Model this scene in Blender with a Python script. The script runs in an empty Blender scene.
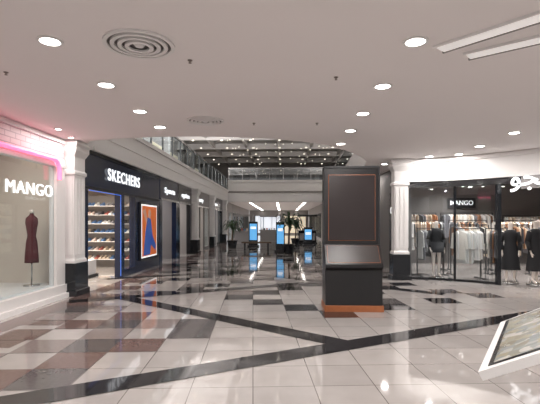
import bpy, math, random
from mathutils import Matrix, Vector
from mathutils.geometry import tessellate_polygon
random.seed(7)
sc=bpy.context.scene
F=430.0; H=1.6; HY=223.0; TA=13/430.0; A=math.atan(TA); CA=math.cos(A); SA=math.sin(A)
def c2w(xc,zc): return (xc*CA-zc*SA, zc*CA+xc*SA)
def FL(px,py):
    z=F*H/(py-HY); return c2w((px-270)/F*z,z)
# ---------------- materials
def mat(name,col,rough=.5,metal=0,em=None,es=0,spec=.5,coat=0,noise=0,nscale=3):
    m=bpy.data.materials.new(name); m.use_nodes=True
    nt=m.node_tree; b=nt.nodes['Principled BSDF']
    b.inputs['Base Color'].default_value=(*col,1); b.inputs['Roughness'].default_value=rough
    b.inputs['Metallic'].default_value=metal; b.inputs['Specular IOR Level'].default_value=spec
    b.inputs['Coat Weight'].default_value=coat
    if em: b.inputs['Emission Color'].default_value=(*em,1); b.inputs['Emission Strength'].default_value=es
    if noise:
        tc=nt.nodes.new('ShaderNodeTexCoord'); n=nt.nodes.new('ShaderNodeTexNoise'); n.inputs['Scale'].default_value=nscale
        n.inputs['Detail'].default_value=4
        mx=nt.nodes.new('ShaderNodeMix'); mx.data_type='RGBA'
        mx.inputs[6].default_value=(*[c*(1-noise) for c in col],1); mx.inputs[7].default_value=(*[min(1,c*(1+noise)) for c in col],1)
        nt.links.new(tc.outputs['Object'],n.inputs['Vector']); nt.links.new(n.outputs['Fac'],mx.inputs[0]); nt.links.new(mx.outputs[2],b.inputs['Base Color'])
    return m
def glassmat(name,tint=(.9,.95,.97),refl=.12):
    m=bpy.data.materials.new(name); m.use_nodes=True; nt=m.node_tree; nt.nodes.clear()
    o=nt.nodes.new('ShaderNodeOutputMaterial'); mix=nt.nodes.new('ShaderNodeMixShader')
    t=nt.nodes.new('ShaderNodeBsdfTransparent'); g=nt.nodes.new('ShaderNodeBsdfGlossy')
    t.inputs[0].default_value=(*tint,1); g.inputs['Roughness'].default_value=.02; mix.inputs[0].default_value=refl
    nt.links.new(t.outputs[0],mix.inputs[1]); nt.links.new(g.outputs[0],mix.inputs[2]); nt.links.new(mix.outputs[0],o.inputs[0])
    return m
def tilemat(name,c1,c2,mortar,w,rot=0,rough=.06,msize=.006,rh=None,off=0):
    m=bpy.data.materials.new(name); m.use_nodes=True; nt=m.node_tree; b=nt.nodes['Principled BSDF']
    tc=nt.nodes.new('ShaderNodeTexCoord'); mp=nt.nodes.new('ShaderNodeMapping'); mp.inputs['Rotation'].default_value=rot if isinstance(rot,tuple) else (0,0,rot)
    br=nt.nodes.new('ShaderNodeTexBrick'); br.offset=off; br.inputs['Scale'].default_value=1
    br.inputs['Brick Width'].default_value=w; br.inputs['Row Height'].default_value=rh or w
    br.inputs['Mortar Size'].default_value=msize; br.inputs['Mortar Smooth'].default_value=.1
    br.inputs['Color1'].default_value=(*c1,1); br.inputs['Color2'].default_value=(*c2,1); br.inputs['Mortar'].default_value=(*mortar,1)
    n=nt.nodes.new('ShaderNodeTexNoise'); n.inputs['Scale'].default_value=2.5; n.inputs['Detail'].default_value=5
    mx=nt.nodes.new('ShaderNodeMix'); mx.data_type='RGBA'; mx.blend_type='MULTIPLY'; mx.inputs[0].default_value=.25
    L=nt.links.new
    L(tc.outputs['Object'],mp.inputs[0]); L(mp.outputs[0],br.inputs['Vector']); L(tc.outputs['Object'],n.inputs['Vector'])
    L(br.outputs['Color'],mx.inputs[6]); L(n.outputs['Fac'],mx.inputs[7]); L(mx.outputs[2],b.inputs['Base Color'])
    b.inputs['Roughness'].default_value=rough; b.inputs['Specular IOR Level'].default_value=.8
    return m
TROT=math.radians(-4)
M_floor=tilemat('polished_tile',(.46,.425,.405),(.40,.37,.355),(.13,.11,.105),.6,TROT,.045,.0045)
M_dark=mat('dark_granite',(.02,.018,.02),.06,noise=.5,nscale=30,spec=.6)
M_brown=mat('brown_granite',(.15,.10,.09),.07,noise=.25,nscale=25)
M_taupe=mat('taupe_granite',(.22,.185,.175),.06,noise=.25,nscale=25)
M_grey=mat('grey_granite',(.10,.09,.09),.07,noise=.25,nscale=25)
M_ceil=mat('ceiling_plaster',(.84,.79,.78),.9,noise=.02,nscale=.6)
M_white=mat('white_plaster',(.78,.76,.75),.6)
M_wframe=mat('white_frame',(.74,.72,.71),.35)
M_brick=tilemat('pink_lit_brick',(.82,.66,.68),(.76,.6,.63),(.5,.36,.4),.3,(0,math.radians(90),math.radians(90)),.5,.01,.1,.5)  # white brick with the neon's pink light mixed into its colour
M_black=mat('black_gloss',(.012,.013,.016),.12)
M_blk=mat('black_matte',(.02,.02,.022),.5)
M_kbody=mat('kiosk_black',(.012,.011,.012),.3)
M_navy=mat('navy_panel',(.008,.016,.05),.18)
M_metal=mat('steel',(.5,.5,.5),.25,1)
M_glass=glassmat('clear_glass',refl=.08); M_glassd=glassmat('storefront_glass',(.93,.95,.96),.05)
M_rail=glassmat('railing_glass',(.8,.85,.87),.15)
M_lamp=mat('lamp_lens',(1,1,1),.5,em=(1,.96,.9),es=16)
M_spot=mat('spot_lens',(1,1,1),.5,em=(1,.96,.9),es=5)
M_sign=mat('sign_white',(1,1,1),.5,em=(.92,.96,1),es=1.1)
M_signd=mat('sign_soft',(1,1,1),.5,em=(1,1,1),es=.8)
M_vglow=mat('vent_glow',(.9,.88,.87),.5,em=(1,.95,.92),es=.3)  # emission brightens the vent strip, no lamp inside
M_pink=mat('pink_neon',(1,.3,.4),.5,em=(1,.10,.26),es=1.7)
M_blue=mat('blue_led',(.1,.3,1),.5,em=(.06,.2,1),es=.7)
M_cyan=mat('cyan_screen',(.1,.3,.5),.5,em=(.15,.5,.95),es=.75)
M_orange=mat('orange_trim',(.45,.14,.05),.4)
M_porange=mat('poster_orange',(.8,.2,.04),.5,em=(1,.2,.04),es=.22)
M_pblue=mat('poster_blue',(.04,.10,.35),.5,em=(.04,.12,.5),es=.3)
M_pskin=mat('poster_skin',(.6,.35,.25),.5,em=(.6,.3,.2),es=.3)
M_wood=mat('kiosk_wood',(.36,.12,.045),.35,noise=.25,nscale=12)
M_screen=mat('dark_screen',(.026,.018,.018),.25)
M_kscreen=mat('console_screen',(.04,.032,.03),.35)
M_cream=mat('display_cream',(.70,.63,.56),.7)
M_warm=mat('warm_glow_panel',(.8,.7,.5),.6,em=(1,.84,.66),es=.5)  # emission in the panel stands in for a lit shop interior
M_cool=mat('cool_glow_panel',(.8,.85,.9),.6,em=(.85,.9,1),es=.7)  # same painted interior glow, cooler tint
M_darkint=mat('dark_interior',(.06,.055,.055),.6)
M_midint=mat('store_wall',(.30,.28,.27),.7)
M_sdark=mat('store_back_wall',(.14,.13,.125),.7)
M_fairy=mat('fairy_bulb',(1,.85,.6),.5,em=(1,.9,.75),es=4)
M_maroon=mat('maroon_cloth',(.10,.017,.022),.8)
M_bcloth=mat('black_cloth',(.012,.012,.014),.85)
M_skin=mat('mannequin_white',(.7,.62,.56),.4)
M_leaf=mat('palm_leaf',(.02,.05,.015),.5)
M_trunk=mat('palm_trunk',(.12,.08,.05),.8)
M_sprk=mat('sprinkler_metal',(.2,.16,.14),.4)
M_slot=mat('vent_slot',(.28,.26,.25),.7)
M_vdark=mat('vent_dark',(.12,.11,.105),.8)
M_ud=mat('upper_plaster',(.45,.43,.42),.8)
CL=[mat('cloth_%d'%i,c,.85) for i,c in enumerate([(.75,.7,.64),(.6,.48,.36),(.72,.72,.7),(.25,.12,.06),(.03,.03,.035),(.45,.2,.1),(.8,.78,.76),(.2,.2,.22)])]
SH=[mat('shoe_%d'%i,c,.6) for i,c in enumerate([(.8,.8,.8),(.05,.05,.06),(.4,.12,.1),(.1,.2,.4),(.6,.5,.4),(.3,.3,.32),(.75,.6,.55)])]
def mapmat():
    m=bpy.data.materials.new('directory_map'); m.use_nodes=True; nt=m.node_tree; b=nt.nodes['Principled BSDF']
    tc=nt.nodes.new('ShaderNodeTexCoord'); v=nt.nodes.new('ShaderNodeTexVoronoi'); v.inputs['Scale'].default_value=16
    v.distance='MANHATTAN'
    r=nt.nodes.new('ShaderNodeValToRGB'); e=r.color_ramp.elements
    e[0].color=(.14,.13,.11,1); e[1].color=(.42,.40,.36,1); e[1].position=.9
    x=e.new(.35); x.color=(.28,.25,.18,1); x=e.new(.6); x.color=(.17,.19,.19,1)
    nt.links.new(tc.outputs['Object'],v.inputs['Vector']); nt.links.new(v.outputs['Color'],r.inputs['Fac'])
    nt.links.new(r.outputs['Color'],b.inputs['Base Color']); nt.links.new(r.outputs['Color'],b.inputs['Emission Color'])
    b.inputs['Emission Strength'].default_value=.15; b.inputs['Roughness'].default_value=.2
    return m
M_map=mapmat()
# ---------------- mesh builder
class MB:
    def __init__(s): s.v=[];s.f=[];s.m=[];s.ml=[]
    def mi(s,m):
        if m not in s.ml: s.ml.append(m)
        return s.ml.index(m)
    def add(s,vs,fs,m,M=None):
        o=len(s.v); i=s.mi(m)
        for p in vs:
            p=Vector(p); s.v.append(M@p if M else p)
        for f in fs: s.f.append([o+k for k in f]); s.m.append(i)
    def box(s,x0,x1,y0,y1,z0,z1,m,M=None):
        s.add([(x0,y0,z0),(x1,y0,z0),(x1,y1,z0),(x0,y1,z0),(x0,y0,z1),(x1,y0,z1),(x1,y1,z1),(x0,y1,z1)],
          [(0,3,2,1),(4,5,6,7),(0,1,5,4),(1,2,6,5),(2,3,7,6),(3,0,4,7)],m,M)
    def poly(s,pts,m,M=None): s.add(pts,[tuple(range(len(pts)))],m,M)
    def lathe(s,cx,cy,prof,m,n=24,sx=1,sy=1,M=None,cap=True):
        vs=[];fs=[]
        for r,z in prof:
            for k in range(n):
                a=2*math.pi*k/n; vs.append((cx+r*sx*math.cos(a),cy+r*sy*math.sin(a),z))
        for i in range(len(prof)-1):
            for k in range(n):
                k2=(k+1)%n; fs.append((i*n+k,i*n+k2,(i+1)*n+k2,(i+1)*n+k))
        if cap: fs.append(tuple(range(n-1,-1,-1))); fs.append(tuple((len(prof)-1)*n+k for k in range(n)))
        s.add(vs,fs,m,M)
    def sqlathe(s,cx,cy,prof,m,M=None):
        vs=[];fs=[]
        for hx,hy,z in prof: vs+=[(cx-hx,cy-hy,z),(cx+hx,cy-hy,z),(cx+hx,cy+hy,z),(cx-hx,cy+hy,z)]
        for i in range(len(prof)-1):
            for k in range(4):
                k2=(k+1)%4; fs.append((i*4+k,i*4+k2,i*4+4+k2,i*4+4+k))
        fs.append((3,2,1,0)); l=(len(prof)-1)*4; fs.append((l,l+1,l+2,l+3))
        s.add(vs,fs,m,M)
    def tube(s,p0,p1,r,m,n=8,r1=None):
        p0=Vector(p0);p1=Vector(p1);d=p1-p0
        M=Matrix.Translation(p0)@d.to_track_quat('Z','Y').to_matrix().to_4x4()
        s.lathe(0,0,[(r,0),(r if r1 is None else r1,d.length)],m,n,M=M)
    def prism(s,pts,y0,y1,m,M=None):
        n=len(pts); vs=[(p[0],y0,p[1]) for p in pts]+[(p[0],y1,p[1]) for p in pts]
        fs=[tuple(range(n)),tuple(range(2*n-1,n-1,-1))]+[(i,i+n,(i+1)%n+n,(i+1)%n) for i in range(n)]
        s.add(vs,fs,m,M)
    def ring(s,cx,cy,z,r0,r1,h,m,n=32):
        vs=[];fs=[]
        for r,zz in ((r0,z),(r1,z),(r1,z-h),(r0,z-h)):
            for k in range(n):
                a=2*math.pi*k/n; vs.append((cx+r*math.cos(a),cy+r*math.sin(a),zz))
        for i in range(4):
            j=(i+1)%4
            for k in range(n):
                k2=(k+1)%n; fs.append((i*n+k,j*n+k,j*n+k2,i*n+k2))
        s.add(vs,fs,m)
    def text(s,body,size,depth,M,m,fit=None,align='LEFT',off=.006,space=1.0):
        cu=bpy.data.curves.new('t','FONT'); cu.body=body; cu.size=size; cu.extrude=depth; cu.align_x=align; cu.offset=size*off; cu.space_character=space
        ob=bpy.data.objects.new('t',cu); sc.collection.objects.link(ob)
        bpy.context.view_layer.update(); me=ob.evaluated_get(bpy.context.evaluated_depsgraph_get()).to_mesh()
        vs=[v.co.copy() for v in me.vertices]; fs=[tuple(p.vertices) for p in me.polygons]
        bpy.data.objects.remove(ob)
        if not vs: return
        if fit:
            w=max(v.x for v in vs)-min(v.x for v in vs); x0=min(v.x for v in vs); k=fit/w
            for v in vs: v.x=(v.x-x0)*k
        s.add(vs,fs,m,M)
    def done(s,name,smooth=False,bevel=0):
        me=bpy.data.meshes.new(name); me.from_pydata([tuple(v) for v in s.v],[],s.f)
        for m in s.ml: me.materials.append(m)
        for p,i in zip(me.polygons,s.m): p.material_index=i; p.use_smooth=smooth
        me.update(); ob=bpy.data.objects.new(name,me); sc.collection.objects.link(ob)
        if bevel:
            b=ob.modifiers.new('b','BEVEL'); b.width=bevel; b.segments=2; b.limit_method='ANGLE'
        return ob
SPR=math.radians(120)
def arealight(name,loc,size,power,col=(1,.955,.92),rot=(0,0,0),shape='DISK',sy=None,spread=None):
    l=bpy.data.lights.new(name,'AREA'); l.shape=shape; l.size=size; l.energy=power; l.color=col
    if sy: l.shape='RECTANGLE'; l.size_y=sy
    if spread: l.spread=spread
    o=bpy.data.objects.new(name,l); o.location=loc; o.rotation_euler=rot; sc.collection.objects.link(o); return o
CZ=3.4; XL=-4.75; XR=3.6; YB=37.0
# ---------------- floor
b=MB(); b.box(-10,14,-6,64,-.1,0,M_floor); b.done('floor')
b=MB()
def band(p,az,l0,l1,w,m,z):
    a=math.radians(az); d=Vector((math.sin(a),math.cos(a))); n=Vector((d.y,-d.x))*w/2; p=Vector(p)
    q=[p+d*l0-n,p+d*l1-n,p+d*l1+n,p+d*l0+n]
    b.poly([(v.x,v.y,z) for v in q][::-1],m)
AZ2=60.1; AZ1=-51.2
P2=FL(320,350); P1=FL(230,320)
band(P2,AZ2,-6,9,.36,M_dark,.006)
dv=lambda a:Vector((math.sin(math.radians(a)),math.cos(math.radians(a))))
def isect(p,a,q,c):
    d,e=dv(a),dv(c); r=Vector(q)-Vector(p); den=d.x*e.y-d.y*e.x
    return (r.x*e.y-r.y*e.x)/den
t2=isect(P1,AZ1,P2,AZ2)
P3=FL(130,297); t3=isect(P1,AZ1,P3,AZ2)
band(P1,AZ1,t2,t3+.2,.34,M_dark,.0065)
band(P3,AZ2,-1.2,9,.34,M_dark,.007)
for k in range(1,5):
    P=Vector(P3)+Vector((0,3.9*k)); band(P,AZ2,-2,9,.32,M_dark,.006)
    Q=Vector(P2)+Vector((1.6,1.5+4.1*k)); band(Q,AZ1,-2,8,.32,M_dark if k%2 else M_brown,.0065)
b.box(-4.5,-4.1,-4,40,.0,.0015,M_brown); 
for i in range(26):
    y=3+i*1.2
    b.box(-4.1,-3.5,y,y+.6,0,.001,M_brown)
R=Matrix.Rotation(-TROT,2); Ri=Matrix.Rotation(TROT,2)
def cell(i,j,m,s=.6):
    g=.004
    c=[(i*s+g,j*s+g),((i+1)*s-g,j*s+g),((i+1)*s-g,(j+1)*s-g),(i*s+g,(j+1)*s-g)]
    b.poly([(*(R@Vector(k)),.0035) for k in c],m)
def side(p,q,az):
    d=dv(az); r=Vector(p)-Vector(q); return d.x*r.y-d.y*r.x
for i in range(-9,8):
    for j in range(5,60):
        c=R@Vector(((i+.5)*.6,(j+.5)*.6))
        if c.x<-4.0 or c.x>3.4: continue
        if c.x<-1.4 and c.y<9.2 and side(c,P2,AZ2)>.35 and side(c,P1,AZ1)>.3:
            if (i+j)%2==0: cell(i,j,M_taupe if (i-j)%4 else M_brown)
            elif (i+2*j)%5==0 and j%2: cell(i,j,M_grey)
        elif c.y>9.4:
            if (i+j)%4==0 and (i-j)%4==0: cell(i,j,M_dark)
            elif ((i+1+j)%4==0 and (i+1-j)%4==0): cell(i,j,M_taupe)
            elif ((i+j)%4==2 and (i-j)%4==0 and i%2): cell(i,j,M_dark)
def tile(px,py,m):
    q=Ri@Vector(FL(px,py)); cell(math.floor(q.x/.6),math.floor(q.y/.6),m)
for px,py in [(340,316),(255,303),(288,308),(410,307),(455,300),(235,296)]: tile(px,py,M_dark)
for px,py in [(168,338),(95,350),(130,328),(190,325),(480,296),(440,290),(385,300)]: tile(px,py,M_grey)
b.done('floor_inlay')
# ---------------- ceiling w/ opening
hole=[(-4.75,10.6),(-4.62,9.9),(-4.25,9.35),(-3.5,9.05),(-2.6,8.92),(-1.8,8.9),(-1,9.0),(-.3,9.2),(.4,9.5),(1,9.95),(1.6,10.8),(2.1,11.7),(2.45,12.7),(2.6,14),(2.8,17),(3.1,22),(3.4,30),(3.5,YB),(-4.75,YB)]
outer=[(-10,-6),(14,-6),(14,64),(-10,64)]
pts=[Vector((*p,0)) for p in outer]+[Vector((*p,0)) for p in hole]
tri=tessellate_polygon([[Vector((*p,0)) for p in outer],[Vector((*p,0)) for p in hole]])
b=MB(); b.add([(p.x,p.y,CZ) for p in pts],tri,M_ceil)
for i in range(len(hole)):
    p,q=hole[i],hole[(i+1)%len(hole)]
    if p[1]==YB and q[1]==YB: continue
    b.poly([(p[0],p[1],CZ),(q[0],q[1],CZ),(q[0],q[1],4.4),(p[0],p[1],4.4)],M_white)
b.done('ceiling')
b=MB()
b.box(XL,XL+.07,10.6,YB,4.28,4.42,M_white); b.box(XL,XL+.05,10.6,YB,3.41,3.52,M_white)
b.box(XL,XL+.03,10.6,YB,3.85,3.89,M_white); b.done('trim_1')
b=MB()
b.box(-4.74,3.5,YB,YB+.3,3.42,5.3,M_white); b.box(-4.74,3.5,YB-.1,YB,5.1,5.3,M_wframe); b.box(-4.74,3.5,YB-.08,YB,4.2,4.35,M_slot); b.box(-4.74,3.5,YB-.1,YB,3.42,3.55,M_wframe)
b.box(-4.74,3.5,YB+.1,YB+.12,5.3,6.3,M_rail); b.box(-4.74,3.5,YB+.07,YB+.15,6.3,6.37,M_metal)
for i in range(7): b.box(-4.7+i*1.18,-4.66+i*1.18,YB+.08,YB+.13,5.3,6.3,M_metal)
b.done('bridge')
b=MB()
b.box(XL-.06,XL-.04,10.6,YB,4.4,5.4,M_rail); b.box(XL-.09,XL-.01,10.6,YB,5.4,5.47,M_metal)
for i in range(18): b.box(XL-.08,XL-.02,11+i*1.5,11.05+i*1.5,4.4,5.4,M_metal)
b.done('glass_railing')
b=MB()
for i in range(12,17):
    p,q=Vector(hole[i]),Vector(hole[i+1]); b.poly([(p.x+.1,p.y,4.4),(q.x+.1,q.y,4.4),(q.x+.1,q.y,5.4),(p.x+.1,p.y,5.4)],M_rail)
    b.tube((p.x+.1,p.y,5.43),(q.x+.1,q.y,5.43),.04,M_metal)
b.done('glass_railing')
# upper level shell
b=MB()
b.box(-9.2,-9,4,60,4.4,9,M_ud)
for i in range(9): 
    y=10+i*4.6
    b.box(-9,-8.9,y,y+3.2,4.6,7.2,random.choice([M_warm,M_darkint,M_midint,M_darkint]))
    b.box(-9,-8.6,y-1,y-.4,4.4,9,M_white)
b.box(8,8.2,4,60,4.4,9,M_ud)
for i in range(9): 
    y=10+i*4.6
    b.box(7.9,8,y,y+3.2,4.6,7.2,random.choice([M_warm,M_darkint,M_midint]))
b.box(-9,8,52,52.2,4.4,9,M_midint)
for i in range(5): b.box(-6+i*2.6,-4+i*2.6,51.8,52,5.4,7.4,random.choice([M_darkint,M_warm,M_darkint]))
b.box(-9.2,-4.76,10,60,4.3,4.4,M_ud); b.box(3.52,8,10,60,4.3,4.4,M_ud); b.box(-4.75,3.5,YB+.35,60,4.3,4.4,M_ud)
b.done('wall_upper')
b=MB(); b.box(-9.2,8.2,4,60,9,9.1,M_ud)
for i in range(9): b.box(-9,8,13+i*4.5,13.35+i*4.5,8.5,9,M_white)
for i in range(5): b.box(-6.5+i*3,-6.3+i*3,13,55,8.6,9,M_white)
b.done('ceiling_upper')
b=MB()
for i in range(7):
    for j in range(11):
        x=-7.5+i*2.4; y=14+j*3.6
        b.lathe(x,y,[(.08,8.45),(.08,8.48)],M_fairy,8)
for k in range(5):
    y=24+k*3.6
    for s_ in range(14):
        t=s_/13; x=-4.5+8.4*t; z=8.3-1.4*math.sin(math.pi*((t*2)%1))
        b.lathe(x,y,[(.01,z-.03),(.03,z),(.01,z+.03)],M_fairy,5)
b.done('fairy_lights')
# ---------------- ceiling fittings
def downlight(x,y,z=CZ,p=25,lamp=True,r=.095):
    b=MB(); b.ring(x,y,z,r,r+.03,.012,M_white,24); b.lathe(x,y,[(r,z-.008),(r,z-.002)],M_lamp,20); b.done('ceiling_downlight')
    if lamp:
        arealight('downlight_lamp',(x,y,z-.03),.18,p)
for y in [4.18,5.53,6.85,7.98,2.8,1.4,0,-1.6,-3.2]: downlight(-2.3,y)
for y in [4.3,5.69,7.1,8.41,9.8,2.8,1.4,0,-1.6,-3.2]: downlight(1.31,y)
for y in [8.7,10.2,11.4,7.2,5.7,4.2,2.4,.4,-1.6]: downlight(4.6,y)
downlight(3.95,11.75)
downlight(-4.3,8.1,r=.05,p=10); downlight(-4.45,8.9,r=.05,p=8)
downlight(3.1,13.2,p=15); downlight(3.2,16,p=15)
b=MB()
for i in range(3):
    for j in range(12):
        x=-2.9+i*2.4; y=38.5+j*2; b.lathe(x,y,[(.12,CZ-.02),(.12,CZ-.005)],M_lamp,12)
        if j%3==0: arealight('corridor_lamp',(x,y,CZ-.05),.24,55,spread=math.radians(150))
b.done('ceiling_downlight_row')
for y in (13,19,25,31):  # invented stands for the added uplights
    for x in (-5.9,5.0):
        b=MB(); b.lathe(x,y,[(.22,4.41),(.22,4.43),(.03,4.46),(.03,5.6),(.2,5.7),(.34,5.85),(.32,5.85),(.18,5.72)],M_blk,20); b.done('added_uplight_stand')
        arealight('added_uplight',(x,y,5.9),.6,300,rot=(math.pi,0,0),col=(1,.97,.95))  # added fill light aimed up to brighten the upper ceiling
for (x,y,r) in [((138-283)*4.28/430,4.28,.35),((205-283)*7.5/430,7.5,.32)]:
    b=MB()
    b.lathe(x,y,[(r*.95,CZ-.004),(r*.95,CZ-.001)],M_vdark,32)
    for k,q in enumerate((1,.8,.6,.4)):
        b.ring(x,y,CZ-.002-.006*k,r*q-.04,r*q,.02,M_white,40)
    b.lathe(x,y,[(.04,CZ-.03),(.06,CZ-.005)],M_white,16)
    b.done('round_air_vent')
for p0,p1 in [((440,48),(545,14)),((468,55),(545,37))]:
    def CP(px,py):
        z=F*(CZ-H)/(HY-py); return Vector(c2w((px-270)/F*z,z))
    a_=CP(*p0); c_=CP(*p1); d=(c_-a_); ang=math.atan2(d.y,d.x); 
    M=Matrix.Translation((a_.x,a_.y,0))@Matrix.Rotation(ang,4,'Z')
    b=MB(); L=d.length*2.2
    b.box(0,L,-.085,.085,CZ-.02,CZ-.001,M_vglow,M); b.box(-.02,L+.02,-.11,-.085,CZ-.025,CZ-.001,M_white,M); b.box(-.02,L+.02,.085,.11,CZ-.025,CZ-.001,M_slot,M)
    b.done('linear_air_vent')
for px,py in [(6,72),(336,77),(254,123),(317,123),(190,60)]:
    z=F*(CZ-H)/(HY-py); x,y=c2w((px-270)/F*z,z)
    if y>9: continue
    b=MB(); b.lathe(x,y,[(.028,CZ-.002),(.025,CZ-.01),(.008,CZ-.014),(.008,CZ-.03),(.018,CZ-.032),(.018,CZ-.036)],M_sprk,12); b.done('ceiling_sprinkler')
# ---------------- pillars
def pillar(cx,cy,hx=.3,hy=.3,top=CZ-.01,bh=.72):
    b=MB()
    b.sqlathe(cx,cy,[(hx+.03,hy+.03,0),(hx+.03,hy+.03,.12),(hx,hy,.14),(hx,hy,bh)],M_black)
    b.sqlathe(cx,cy,[(hx-.02,hy-.02,bh),(hx-.02,hy-.02,bh+.06),(hx-.05,hy-.05,bh+.1),(hx-.05,hy-.05,top-.75),(hx-.02,hy-.02,top-.72),(hx-.02,hy-.02,top-.66),(hx-.05,hy-.05,top-.63),(hx-.05,hy-.05,top-.34),(hx-.02,hy-.02,top-.28),(hx+.02,hy+.02,top-.2),(hx+.02,hy+.02,top-.12),(hx+.06,hy+.06,top-.06),(hx+.06,hy+.06,top)],M_wframe)
    for k in (-1,0,1):
        w=hx*.16
        b.box(cx+k*hx*.5-w,cx+k*hx*.5+w,cy-hy+.035,cy-hy+.06,bh+.18,top-.8,M_white)
        b.box(cx+hx-.06,cx+hx-.035,cy+k*hy*.5-w,cy+k*hy*.5+w,bh+.18,top-.8,M_white)
    b.done('pillar')
pillar(-4.78,9.5,.28,.3)
for y in (22.6,28,34): pillar(-4.7,y,.26,.35)
pillar(3.32,12.35,.24,.22)
# ---------------- left fashion storefront
b=MB()
b.box(XL-.12,XL,3,9.2,2.95,CZ-.01,M_brick); b.box(XL-.12,XL+.05,3,9.2,3.3,CZ-.01,M_wframe)
b.box(XL-.12,XL+.04,3,9.2,2.78,2.86,M_wframe)
b.box(XL-.14,XL+.02,8.85,9.2,0,2.95,M_wframe)
b.box(XL-.14,XL+.06,3,9.2,0,.28,M_wframe); b.box(XL-.14,XL+.12,3,9.2,0,.1,M_white)
b.box(XL-.1,XL+.01,5.6,5.7,.28,2.9,M_wframe)
b.box(XL-.05,XL-.04,3,8.85,.28,2.8,M_glass)
pp=[(XL+.1,3,2.9),(XL+.1,8.6,2.9)]
for k in range(1,7):
    a=math.pi/2*k/6; pp.append((XL+.1,8.6+.22*math.sin(a),2.9-.0-.22*(1-math.cos(a))))
pp.append((XL+.1,8.82,2.5))
for p,q in zip(pp,pp[1:]): b.tube(p,q,.045,M_pink)
b.text('MANGO',.33,.01,Matrix.Translation((XL-.03,7.28,2.14))@Matrix.Rotation(math.pi/2,4,'Z')@Matrix.Rotation(math.pi/2,4,'X'),M_signd,fit=1.5,off=0,space=1.1)
b.done('fashion_storefront')
b=MB(); b.box(-6.4,-6.3,3,9.3,0,3.39,M_cream); b.box(-6.3,XL-.14,9.2,9.3,0,3.39,M_cream); b.box(-6.3,XL-.14,3.1,9.2,0,.3,M_wframe)
b.box(-6.3,XL-.14,3,3.1,0,3.39,M_cream)
b.box(-6.25,-6.15,5,8.6,1.0,2.6,M_white)
b.done('window_display')
arealight('display_lamp',(-5.4,6.6,3.2),.5,42,col=(1,.82,.68),sy=3.5)
b=MB(); cx,cy=-5.2,8.75
b.lathe(cx,cy,[(.16,.3),(.16,.32)],M_metal,20); b.tube((cx,cy,.32),(cx,cy,.95),.015,M_metal)
b.lathe(cx,cy,[(.17,.78),(.165,.9),(.15,1.05),(.135,1.2),(.10,1.33),(.125,1.48),(.15,1.6),(.14,1.7),(.06,1.76),(.045,1.8)],M_maroon,24,.8,.75)
b.lathe(cx,cy,[(.045,1.8),(.045,1.86),(.01,1.88)],M_skin,16)
b.done('dress_form',True)
# ---------------- shoe storefront
b=MB()
b.box(XL-.2,XL,9.82,16.4,2.47,CZ-.01,M_navy)
b.box(XL-.02,XL+.03,9.82,16.4,3.3,CZ-.01,M_black); b.box(XL-.02,XL+.03,9.82,16.4,2.43,2.5,M_blk)
b.box(XL-.2,XL,9.82,10.35,0,2.47,M_navy)
b.box(XL-.2,XL,12.5,12.75,0,2.47,M_navy); b.box(XL-.2,XL,13.7,13.95,0,2.47,M_navy)
b.box(XL-.2,XL,12.75,13.7,0,.2,M_navy); b.box(XL-.1,XL-.08,12.75,13.7,.2,2.47,M_glassd)
b.box(XL-.2,XL,13.95,16.4,0,2.47,M_navy)
b.box(XL,XL+.01,12.44,12.455,0.05,2.42,M_blue); b.box(XL,XL+.01,10.38,12.46,2.40,2.415,M_blue)
b.box(XL,XL+.06,14.05,15.9,.35,2.3,M_blk); b.box(XL+.06,XL+.064,14.12,15.83,.42,2.23,M_signd); b.box(XL+.064,XL+.067,14.17,15.78,.47,2.18,M_porange)
X=XL+.07
b.poly([(X,14.3,.5),(X,15.0,.5),(X,15.3,1.2),(X,15.1,1.75),(X,14.75,1.8),(X,14.5,1.3)],M_pblue)
b.poly([(X,15.0,.9),(X,15.65,.6),(X,15.7,.8),(X,15.2,1.25)],M_pblue)
b.lathe(0,0,[(.16,0),(.16,.004)],M_pskin,16,M=Matrix.Translation((X,14.95,1.92))@Matrix.Rotation(math.pi/2,4,'Y'))
b.poly([(X,14.2,2.0),(X,14.5,2.1),(X,14.8,1.6),(X,14.7,1.5)],M_pskin)
b.text('SKECHERS',.46,.01,Matrix.Translation((XL+.04,11.45,2.76))@Matrix.Rotation(math.pi/2,4,'Z')@Matrix.Rotation(math.pi/2,4,'X'),M_sign,fit=2.55,space=1.15)
b.done('shoe_storefront')
b=MB(); b.box(-8.6,-8.5,9.4,16.4,0,3.39,M_cream); b.box(-8.5,XL-.2,9.36,9.44,0,3.39,M_cream); b.box(-8.5,XL-.2,16.3,16.4,0,3.39,M_cream)
b.done('wall_shoe_store')
arealight('store_lamp',(-6.4,12.2,3.3),2.0,260,col=(1,.9,.78),sy=4.8,spread=math.radians(130))
def shelf(name,x0,x1,y0,depth,zs,items):
    b=MB(); b.box(x0,x1,y0,y0+.05,0,2.6,M_midint)
    b.box(x0,x0+.05,y0-depth,y0,0,2.6,M_blk); b.box(x1-.05,x1,y0-depth,y0,0,2.6,M_blk)
    for z in zs:
        b.box(x0,x1,y0-depth,y0,z-.025,z,M_white)
        x=x0+.15
        while x<x1-.12:
            m=random.choice(items); w=.1; y=y0-depth+.03
            b.add([(x-w/2,y,z),(x+w/2,y,z),(x+w/2,y+.26,z),(x-w/2,y+.26,z),(x-w*.35,y,z+.05),(x+w*.35,y,z+.05),(x+w*.3,y+.13,z+.08),(x-w*.3,y+.13,z+.08),(x-w*.35,y+.24,z+.13),(x+w*.35,y+.24,z+.13)],
              [(0,3,2,1),(0,1,5,4),(4,5,6,7),(7,6,9,8),(8,9,2,3),(1,2,9,6,5),(0,4,7,8,3)],m)
            x+=random.choice([.14,.14,.17,.2])
    b.done(name)
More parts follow.
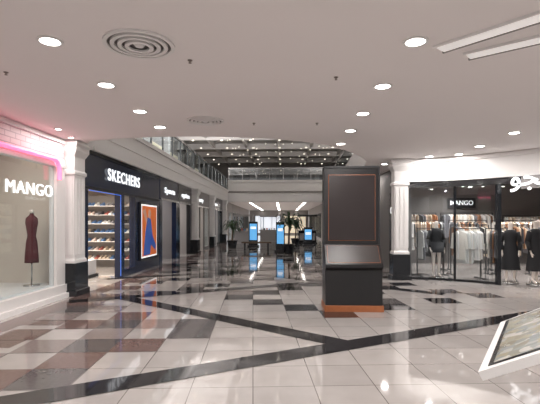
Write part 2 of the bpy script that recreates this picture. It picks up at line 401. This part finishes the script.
shelf('shoe_shelf',-8.3,-5.0,15.6,.35,[.3,.62,.94,1.26,1.58,1.9,2.22],SH)
b=MB(); b.box(-6.4,-5.6,11.9,12.9,0,.08,M_blk); b.box(-6.35,-5.65,11.95,12.85,.08,.5,M_white)
for i in range(4): b.box(-6.25+.02*i,-6.1,12.05+i*.2,12.17+i*.2,.5,.6,SH[i])
b.done('display_plinth')
# ---------------- generic storefront
def store(side,y0,y1,hd,back,txt,door=True,pw=25,name='storefront',items=SH):
    X=XL if side<0 else XR; s=side
    def bx(b,d0,d1,ya,yb,z0,z1,m):
        xa,xb=X+s*d0,X+s*d1; b.box(min(xa,xb),max(xa,xb),ya,yb,z0,z1,m)
    b=MB(); T=CZ-.01
    bx(b,0,.2,y0,y1,2.55,T,hd); bx(b,-.05,.0,y0,y1,2.5,2.58,M_metal); bx(b,0,.2,y0,y0+.3,0,2.55,hd); bx(b,0,.2,y1-.3,y1,0,2.55,hd)
    n=max(1,int((y1-y0-.6)/1.3)); w=(y1-y0-.6)/n
    for i in range(n):
        ya=y0+.3+i*w
        bx(b,.02,.08,ya-.03,ya+.03,0,2.55,M_blk)
        if not(door and i==n//2): bx(b,.04,.05,ya+.03,ya+w-.03,.15,2.55,M_glass); bx(b,0,.15,ya,ya+w,0,.15,hd)
    bx(b,2.2,2.3,y0,y1,0,T,back)
    bx(b,.2,2.2,y0,y0+.05,0,T,M_midint); bx(b,.2,2.2,y1-.05,y1,0,T,M_midint)
    for k in range(4): 
        z=.5+k*.5; bx(b,1.9,2.2,y0+.1,y1-.1,z,z+.03,M_blk)
        y=y0+.2
        while y<y1-.4:
            h=random.uniform(.12,.35); ww=random.uniform(.12,.3)
            bx(b,1.95,2.15,y,y+ww,z+.03,z+.03+h,random.choice(items)); y+=ww+random.uniform(.04,.3)
    if txt:
        if s<0: M=Matrix.Translation((X+.02,y0+.6,2.82))@Matrix.Rotation(math.pi/2,4,'Z')@Matrix.Rotation(math.pi/2,4,'X')
        else: M=Matrix.Translation((X-.02,y1-.6,2.82))@Matrix.Rotation(-math.pi/2,4,'Z')@Matrix.Rotation(math.pi/2,4,'X')
        b.text(txt,.32,.01,M,M_sign,fit=min(1.8,(y1-y0-1.2)))
    b.done(name)
    if pw: arealight('store_lamp',(X+s*1.2,(y0+y1)/2,3.25),.8,pw*1.3,sy=(y1-y0)*.8,spread=math.radians(140))
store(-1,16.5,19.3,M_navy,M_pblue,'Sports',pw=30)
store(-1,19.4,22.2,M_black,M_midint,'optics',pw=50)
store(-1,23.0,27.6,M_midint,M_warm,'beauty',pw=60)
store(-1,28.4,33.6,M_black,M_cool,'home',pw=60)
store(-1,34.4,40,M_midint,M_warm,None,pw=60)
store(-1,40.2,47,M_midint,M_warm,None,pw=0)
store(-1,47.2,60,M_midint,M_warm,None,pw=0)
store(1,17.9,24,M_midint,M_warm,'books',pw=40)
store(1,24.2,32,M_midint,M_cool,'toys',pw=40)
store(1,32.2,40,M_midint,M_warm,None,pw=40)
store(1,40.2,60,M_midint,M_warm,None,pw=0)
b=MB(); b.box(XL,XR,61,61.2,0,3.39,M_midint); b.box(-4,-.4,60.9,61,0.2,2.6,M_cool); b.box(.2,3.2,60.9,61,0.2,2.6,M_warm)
for i in range(7): b.box(-4+i*1.2,-3.92+i*1.2,60.8,60.9,0,2.7,M_blk)
b.done('wall_back')
def totem(x,y,w,h,m=M_cyan):
    b=MB(); b.box(x-w/2-.08,x+w/2+.08,y-.2,y+.2,0,.1,M_blk); b.box(x-w/2,x+w/2,y-.09,y+.09,.1,h,M_black); b.box(x-w/2+.06,x+w/2-.06,y-.1,y-.088,.45,h-.15,m)
    b.box(x-w/2+.12,x+w/2-.12,y-.105,y-.1,h-.5,h-.35,M_signd); b.done('digital_totem')
totem(-.15,24,.5,1.65); totem(-2.0,29,.6,1.7); totem(1.75,30,.6,1.3)
# ---------------- palms
def palm(x,y,h):
    b=MB(); b.lathe(x,y,[(.24,0),(.32,.45),(.34,.5),(.3,.5),(.29,.45)],M_black,20)
    b.tube((x,y,.4),(x+.03,y,h*.6),.06,M_trunk,8,.045)
    for k in range(26):
        a=k*2.4; l=random.uniform(.6,.95); r0=random.uniform(.2,1.0)
        prev=None
        for t in range(7):
            u=t/6; rr=l*u; zz=h*.6+ (h*.45*r0)*math.sin(u*2.2)-.35*u*u
            c=Vector((x+.03+rr*math.cos(a),y+rr*math.sin(a),zz)); n=Vector((-math.sin(a),math.cos(a),0))*(.07*math.sin(math.pi*min(1,u*.9+.08))+.005)
            if prev: b.poly([prev[0]-prev[1],prev[0]+prev[1],c+n-Vector((0,0,.02)),c-n-Vector((0,0,.02))],M_leaf)
            prev=(c,n)
    b.done('potted_palm')
palm(.3,22.5,2.3); palm(.9,31,2.0); palm(-3.2,27,1.9)
def cart(x,y,m):
    b=MB(); b.sqlathe(x,y,[(.75,.4,0),(.75,.4,.1),(.7,.36,.12),(.7,.36,.95),(.8,.45,.97),(.8,.45,1.02)],m)
    b.box(x-.6,x+.6,y-.38,y-.362,.25,.8,M_midint)
    for i in range(6): b.box(x-.6+i*.2,x-.48+i*.2,y-.2,y,1.02,1.15+.03*(i%3),SH[i])
    for i in (-1,1): b.tube((x+i*.65,y,1.0),(x+i*.65,y,2.1),.025,M_metal)
    b.box(x-.75,x+.75,y-.3,y+.3,2.1,2.25,m); b.done('retail_kiosk')
cart(1.9,34,M_black); cart(-1.2,36,M_midint); cart(-3.0,33,M_midint)
def bench(x,y):
    b=MB(); b.box(x-.9,x+.9,y-.25,y+.25,.38,.46,M_trunk)
    for i in (-.7,.7): b.box(x+i-.05,x+i+.05,y-.2,y+.2,0,.38,M_blk)
    b.done('bench')
bench(-1.6,26)
# ---------------- main black kiosk
KX,KY=1.28,8.1
b=MB()
b.box(KX-.53,KX+.53,KY-.34,KY+.34,0,.11,M_wood)
prof=[(-.30,.11),(.30,.11),(.30,1.22),(.02,1.22),(-.08,1.2),(-.36,.86),(-.36,.80),(-.27,.74)]
Mk=Matrix(((0,1,0,KX),(1,0,0,KY),(0,0,1,0),(0,0,0,1)))
b.prism(prof,-.515,.515,M_kbody,Mk)
dx=Vector((0,.28,.34)).normalized(); base=Vector((0,-.36,.86)); nrm=Vector((0,-.34,.28)).normalized()
def sl(x,t,o): v=base+dx*t+nrm*o; return (KX+x,KY+v.y,v.z)
for (x0,x1,t0,t1,o,m) in [(-.47,.47,.03,.41,.006,M_orange),(-.465,.465,.035,.405,.010,M_kscreen)]:
    b.poly([sl(x0,t0,o),sl(x1,t0,o),sl(x1,t1,o),sl(x0,t1,o)],m)
b.box(KX-.49,KX+.49,KY-.05,KY+.28,1.2,2.62,M_kbody)
b.box(KX-.435,KX+.435,KY-.058,KY-.05,1.27,2.50,M_orange); b.box(KX-.427,KX+.427,KY-.066,KY-.058,1.278,2.492,M_screen)
b.box(KX-.515,KX-.49,KY-.07,KY+.3,1.2,2.64,M_blk); b.box(KX+.49,KX+.515,KY-.07,KY+.3,1.2,2.64,M_blk); b.box(KX-.515,KX+.515,KY-.07,KY+.3,2.62,2.66,M_blk)
b.done('information_kiosk',bevel=.008)
# ---------------- directory lectern
ax,ay=c2w(1.117,2.31); bx_,by_=c2w(1.86,3.47)
e1=Vector((bx_-ax,by_-ay,0)); Lw=e1.length; e1.normalize()
tl=math.radians(28); hz=Vector((e1.y,-e1.x,0)); e2=hz*math.cos(tl)+Vector((0,0,math.sin(tl))); e3=e1.cross(e2)
if e3.z<0: e3=-e3
M=Matrix(((e1.x,e2.x,e3.x,ax),(e1.y,e2.y,e3.y,ay),(e1.z,e2.z,e3.z,.8),(0,0,0,1)))
b=MB(); b.box(0,Lw,0,.85,-.05,0,M_wframe,M); b.box(.05,Lw-.05,.05,.8,0,.004,M_black,M); b.box(.08,Lw-.08,.08,.77,.004,.006,M_map,M)
c=Vector((ax,ay,0))+e1*Lw/2+hz*.42
M2=Matrix(((e1.x,hz.x,0,c.x),(e1.y,hz.y,0,c.y),(0,0,1,0),(0,0,0,1)))
b.box(-.3,.3,-.08,.08,.05,.98,M_wframe,M2); b.box(-.4,.4,-.22,.22,0,.05,M_metal,M2)
b.done('directory_stand',bevel=.01)
# ---------------- right curved storefront
poly=[(3.5,12.38),(4.1,12.2),(4.7,11.9),(5.15,11.6),(5.55,11.25),(5.95,10.87),(6.35,10.42),(6.75,9.9),(7.2,9.25),(7.6,8.5),(8.0,7.6),(8.4,6.4),(8.7,5),(8.9,2),(9,-5)]
b=MB()
def wall_seg(p,q,d0,d1,z0,z1,m):
    p=Vector(p);q=Vector(q);d=(q-p); L=d.length; ang=math.atan2(d.y,d.x)
    M=Matrix.Translation((p.x,p.y,0))@Matrix.Rotation(ang,4,'Z'); b.box(-.01,L+.01,d0,d1,z0,z1,m,M)
for i,(p,q) in enumerate(zip(poly,poly[1:])):
    wall_seg(p,q,-.1,.25,2.8,CZ-.01,M_white); wall_seg(p,q,-.16,.0,3.28,CZ-.01,M_wframe); wall_seg(p,q,-.13,.0,2.76,2.85,M_wframe)
    wall_seg(p,q,-.02,.15,2.6,2.78,M_black)
    if not (4<=i<=6):
        wall_seg(p,q,.08,.09,.06,2.6,M_glassd); wall_seg(p,q,.04,.12,0,.06,M_black)
        if i%2==0 or i>8: 
            P=Vector(p); b.box(P.x-.02,P.x+.02,P.y-.02,P.y+.06,0,2.6,M_black)
for i in (4,7):
    P=poly[i]; b.box(P[0]-.045,P[0]+.045,P[1]-.05,P[1]+.08,0,2.6,M_black)
p=Vector(poly[5]);q=Vector(poly[7]); ang=math.atan2(q.y-p.y,q.x-p.x)
b.text('\uFEEE\uFEA0\uFEE7\uFE8E\uFEE3',.62,.02,Matrix.Translation((p.x-.30,p.y+.03,2.52))@Matrix.Rotation(ang,4,'Z')@Matrix.Rotation(math.pi/2,4,'X'),M_sign,off=.01)
wall_seg(poly[5],poly[8],-.07,-.02,2.45,2.9,M_slot)
b.done('fashion_storefront')
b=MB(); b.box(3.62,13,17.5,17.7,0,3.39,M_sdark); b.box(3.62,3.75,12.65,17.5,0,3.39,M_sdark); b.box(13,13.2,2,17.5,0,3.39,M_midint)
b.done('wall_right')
b=MB(); b.box(3.58,3.62,13.0,14.6,.6,2.6,M_blk); b.box(3.57,3.58,13.05,14.55,.65,2.55,M_screen)
b.text('caf\u00e9',.5,.005,Matrix.Translation((3.565,14.4,1.9))@Matrix.Rotation(-math.pi/2,4,'Z')@Matrix.Rotation(math.pi/2,4,'X'),M_signd,fit=1.1); b.done('wall_poster')
b=MB(); b.box(6.6,7.7,17.44,17.5,2.2,2.6,M_blk); b.text('MANGO',.26,.01,Matrix.Translation((6.7,17.43,2.32))@Matrix.Rotation(math.pi/2,4,'X'),M_signd,fit=.9)
b.done('wall_sign')
for (y,x0,x1) in [(12.8,4.4,9),(14.3,4.4,11)]:
    b=MB(); b.box(x0,x1,y-.02,y+.02,3.1,3.14,M_blk)
    for xx in (x0+.3,x1-.3): b.box(xx-.01,xx+.01,y-.01,y+.01,3.14,3.39,M_blk)
    x=x0+.2
    while x<x1:
        b.lathe(x,y,[(.045,2.8),(.045,3.1)],M_blk,10); b.lathe(x,y,[(.04,2.79),(.04,2.799)],M_spot,10); x+=.65
    b.done('spotlight_track')
for x,y,p,s_ in [(5,12.9,50,.8),(6.8,12.6,60,.8),(8.6,12.0,60,.8),(5.4,14.7,60,.8),(8,14.7,70,.8),(6.3,16.4,60,.8),(9.5,10,50,.8)]: arealight('store_lamp',(x,y,3.32),s_,p*1.05,spread=SPR)
def rack(x,y,L,ang,cols,h=1.35):
    M=Matrix.Translation((x,y,0))@Matrix.Rotation(ang,4,'Z'); b=MB()
    for i in (0,L):
        b.box(i-.015,i+.015,-.015,.015,0,h+.1,M_blk,M); b.box(i-.02,i+.02,-.25,.25,0,.03,M_blk,M)
    b.box(0,L,-.012,.012,h+.08,h+.104,M_blk,M)
    u=.08
    while u<L-.06:
        m=random.choice(cols); t=random.uniform(.02,.035); hh=random.uniform(.6,.95); ws=random.uniform(.19,.23)
        z=h+.03
        out=[(-.04,z),(.04,z),(ws,z-.07),(ws+.05,z-.5),(ws-.02,z-.52),(ws-.06,z-.2),(ws-.04,z-hh),(-ws+.04,z-hh),(-ws+.06,z-.2),(-ws+.02,z-.52),(-ws-.05,z-.5),(-ws,z-.07)]
        Rr=Matrix.Translation((u,0,0))@Matrix.Rotation(random.uniform(-.6,.6),4,'Z')
        n=len(out); vs=[Rr@Vector((0,p_[0],p_[1])) for p_ in out]+[Rr@Vector((t,p_[0],p_[1])) for p_ in out]
        fs=[tuple(range(n)),tuple(range(2*n-1,n-1,-1))]+[(i,i+n,(i+1)%n+n,(i+1)%n) for i in range(n)]
        b.add(vs,fs,m,M); b.tube(M@Vector((u+t/2,0,z)),M@Vector((u+t/2,0,z+.06)),.004,M_metal,5)
        u+=t+random.uniform(.02,.05)
    b.done('clothes_rack')
lt=[CL[0],CL[1],CL[2],CL[6],CL[0]]; dk=[CL[3],CL[4],CL[7],CL[5],CL[1]]
rack(4.05,13.1,.95,math.radians(20),[CL[7],CL[4],CL[2],CL[0]])
rack(4.85,12.3,.85,math.radians(15),lt)
rack(5.8,12.5,.75,math.radians(-25),dk+lt)
rack(5.2,13.5,1.2,math.radians(5),dk+lt,1.45)
rack(6.6,13.6,1.0,math.radians(-5),dk,1.45)
rack(7.6,12.9,1.3,math.radians(30),lt)
rack(4.1,14.6,1.4,math.radians(10),lt+dk,1.6); rack(5.7,15,1.2,math.radians(-10),dk,1.6); rack(7.1,14.9,1.5,math.radians(-15),dk+lt,1.6); rack(8.9,14,1.8,math.radians(20),lt,1.45); rack(4.0,17.1,2,0,dk+lt,1.9); rack(6.2,17.1,2,0,dk+lt,1.9); rack(8.5,16.9,2,0,lt,1.8)
rack(7.5,11.2,.8,math.radians(40),[CL[6],CL[0]])
# ---------------- mannequins
def mannequin(x,y,rot,cloth,long=True,k=1.0,z0=.05):
    E=bpy.data.objects.new('mannequin',None); E.location=(x,y,z0); E.rotation_euler=(0,0,rot); E.scale=(k,k,k); sc.collection.objects.link(E)
    J={'pel':((0,0,.93),.13),'w':((0,0,1.08),.105),'ch':((0,-.01,1.28),.125),'nk0':((0,0,1.42),.06),'nk':((0,0,1.5),.045),'hd':((0,-.02,1.6),.08),'hd2':((0,-.01,1.7),.075)}
    for s,n in ((-1,'l'),(1,'r')):
        J['sh'+n]=((s*.17,0,1.39),.05);J['el'+n]=((s*.23,.03,1.12),.038);J['wr'+n]=((s*.21,-.06,.88),.024);J['pa'+n]=((s*.205,-.09,.8),.022)
        J['hi'+n]=((s*.09,0,.86),.09);J['kn'+n]=((s*.1,-.02+.03*s,.48),.055);J['an'+n]=((s*.1,.02+.05*s,.09),.035);J['to'+n]=((s*.12,-.12+.05*s,.03),.03)
        for i in range(4):
            J['f%d%s'%(i,n)]=((s*.205+(i-1.5)*.004,-.115+(i-1.5)*.016,.755-.003*(i%2)),.008); J['g%d%s'%(i,n)]=((s*.2+(i-1.5)*.004,-.115+(i-1.5)*.017,.715+.006*abs(i-1.5)),.007)
        J['th'+n]=((s*.19,-.13,.80),.009); J['t2'+n]=((s*.185,-.145,.77),.007)
    ed=[('pel','w'),('w','ch'),('ch','nk0'),('nk0','nk'),('nk','hd'),('hd','hd2')]
    for n in 'lr':
        ed+=[('nk0','sh'+n),('sh'+n,'el'+n),('el'+n,'wr'+n),('wr'+n,'pa'+n),('pel','hi'+n),('hi'+n,'kn'+n),('kn'+n,'an'+n),('an'+n,'to'+n),('pa'+n,'th'+n),('th'+n,'t2'+n)]
        for i in range(4): ed+=[('pa'+n,'f%d%s'%(i,n)),('f%d%s'%(i,n),'g%d%s'%(i,n))]
    ks=list(J); me=bpy.data.meshes.new('body'); me.from_pydata([J[q][0] for q in ks],[(ks.index(a),ks.index(c)) for a,c in ed],[])
    ob=bpy.data.objects.new('body',me); sc.collection.objects.link(ob); ob.parent=E
    sk=ob.modifiers.new('s','SKIN'); 
    for i,q in enumerate(ks):
        sv=me.skin_vertices[0].data[i]; r=J[q][1]; sv.radius=(r,r*.85); sv.use_root=(i==0)
    ob.modifiers.new('ss','SUBSURF').levels=1; ob.modifiers['ss'].render_levels=1; me.materials.append(M_skin)
    b=MB()
    hem=.35 if long else .75
    b.lathe(0,0,[(.26,hem),(.22,hem+.3),(.185,.95),(.15,1.1),(.165,1.25),(.19,1.36),(.15,1.44),(.07,1.48)],cloth,24,1,.72,cap=False)
    for s in (-1,1):
        b.tube((s*.17,0,1.41),(s*.235,.03,1.11),.07,cloth,12,.06); b.tube((s*.235,.03,1.14),(s*.215,-.05,.9),.06,cloth,12,.05)
    g=b.done('clothes',True); g.parent=E
    b=MB(); b.lathe(0,0,[(.22,-.05),(.22,0),(.2,.005)],M_metal,24); g=b.done('base',True); g.parent=E
mannequin(5.98,11.5,math.radians(-25),M_bcloth,True,.93)
mannequin(6.42,11.15,math.radians(15),M_bcloth,True,.95)
mannequin(4.4,12.5,math.radians(5),M_bcloth,False,.95)
mannequin(6.9,11.8,math.radians(-10),CL[7],True,.97)
mannequin(-5.6,6.5,math.radians(90),CL[0],False,.9,.35)
# ---------------- world & camera
w=bpy.data.worlds.new('World'); sc.world=w; w.use_nodes=True
w.node_tree.nodes['Background'].inputs[0].default_value=(.9,.87,.86,1); w.node_tree.nodes['Background'].inputs[1].default_value=.55
cam=bpy.data.cameras.new('Camera'); cam.sensor_width=36; cam.lens=F/540*36; cam.shift_y=(HY-202)/540; cam.clip_start=.05; cam.clip_end=200
co=bpy.data.objects.new('Camera',cam); co.location=(0,0,H); co.rotation_euler=(math.pi/2,0,A); sc.collection.objects.link(co); sc.camera=co
sc.view_settings.view_transform='Standard'
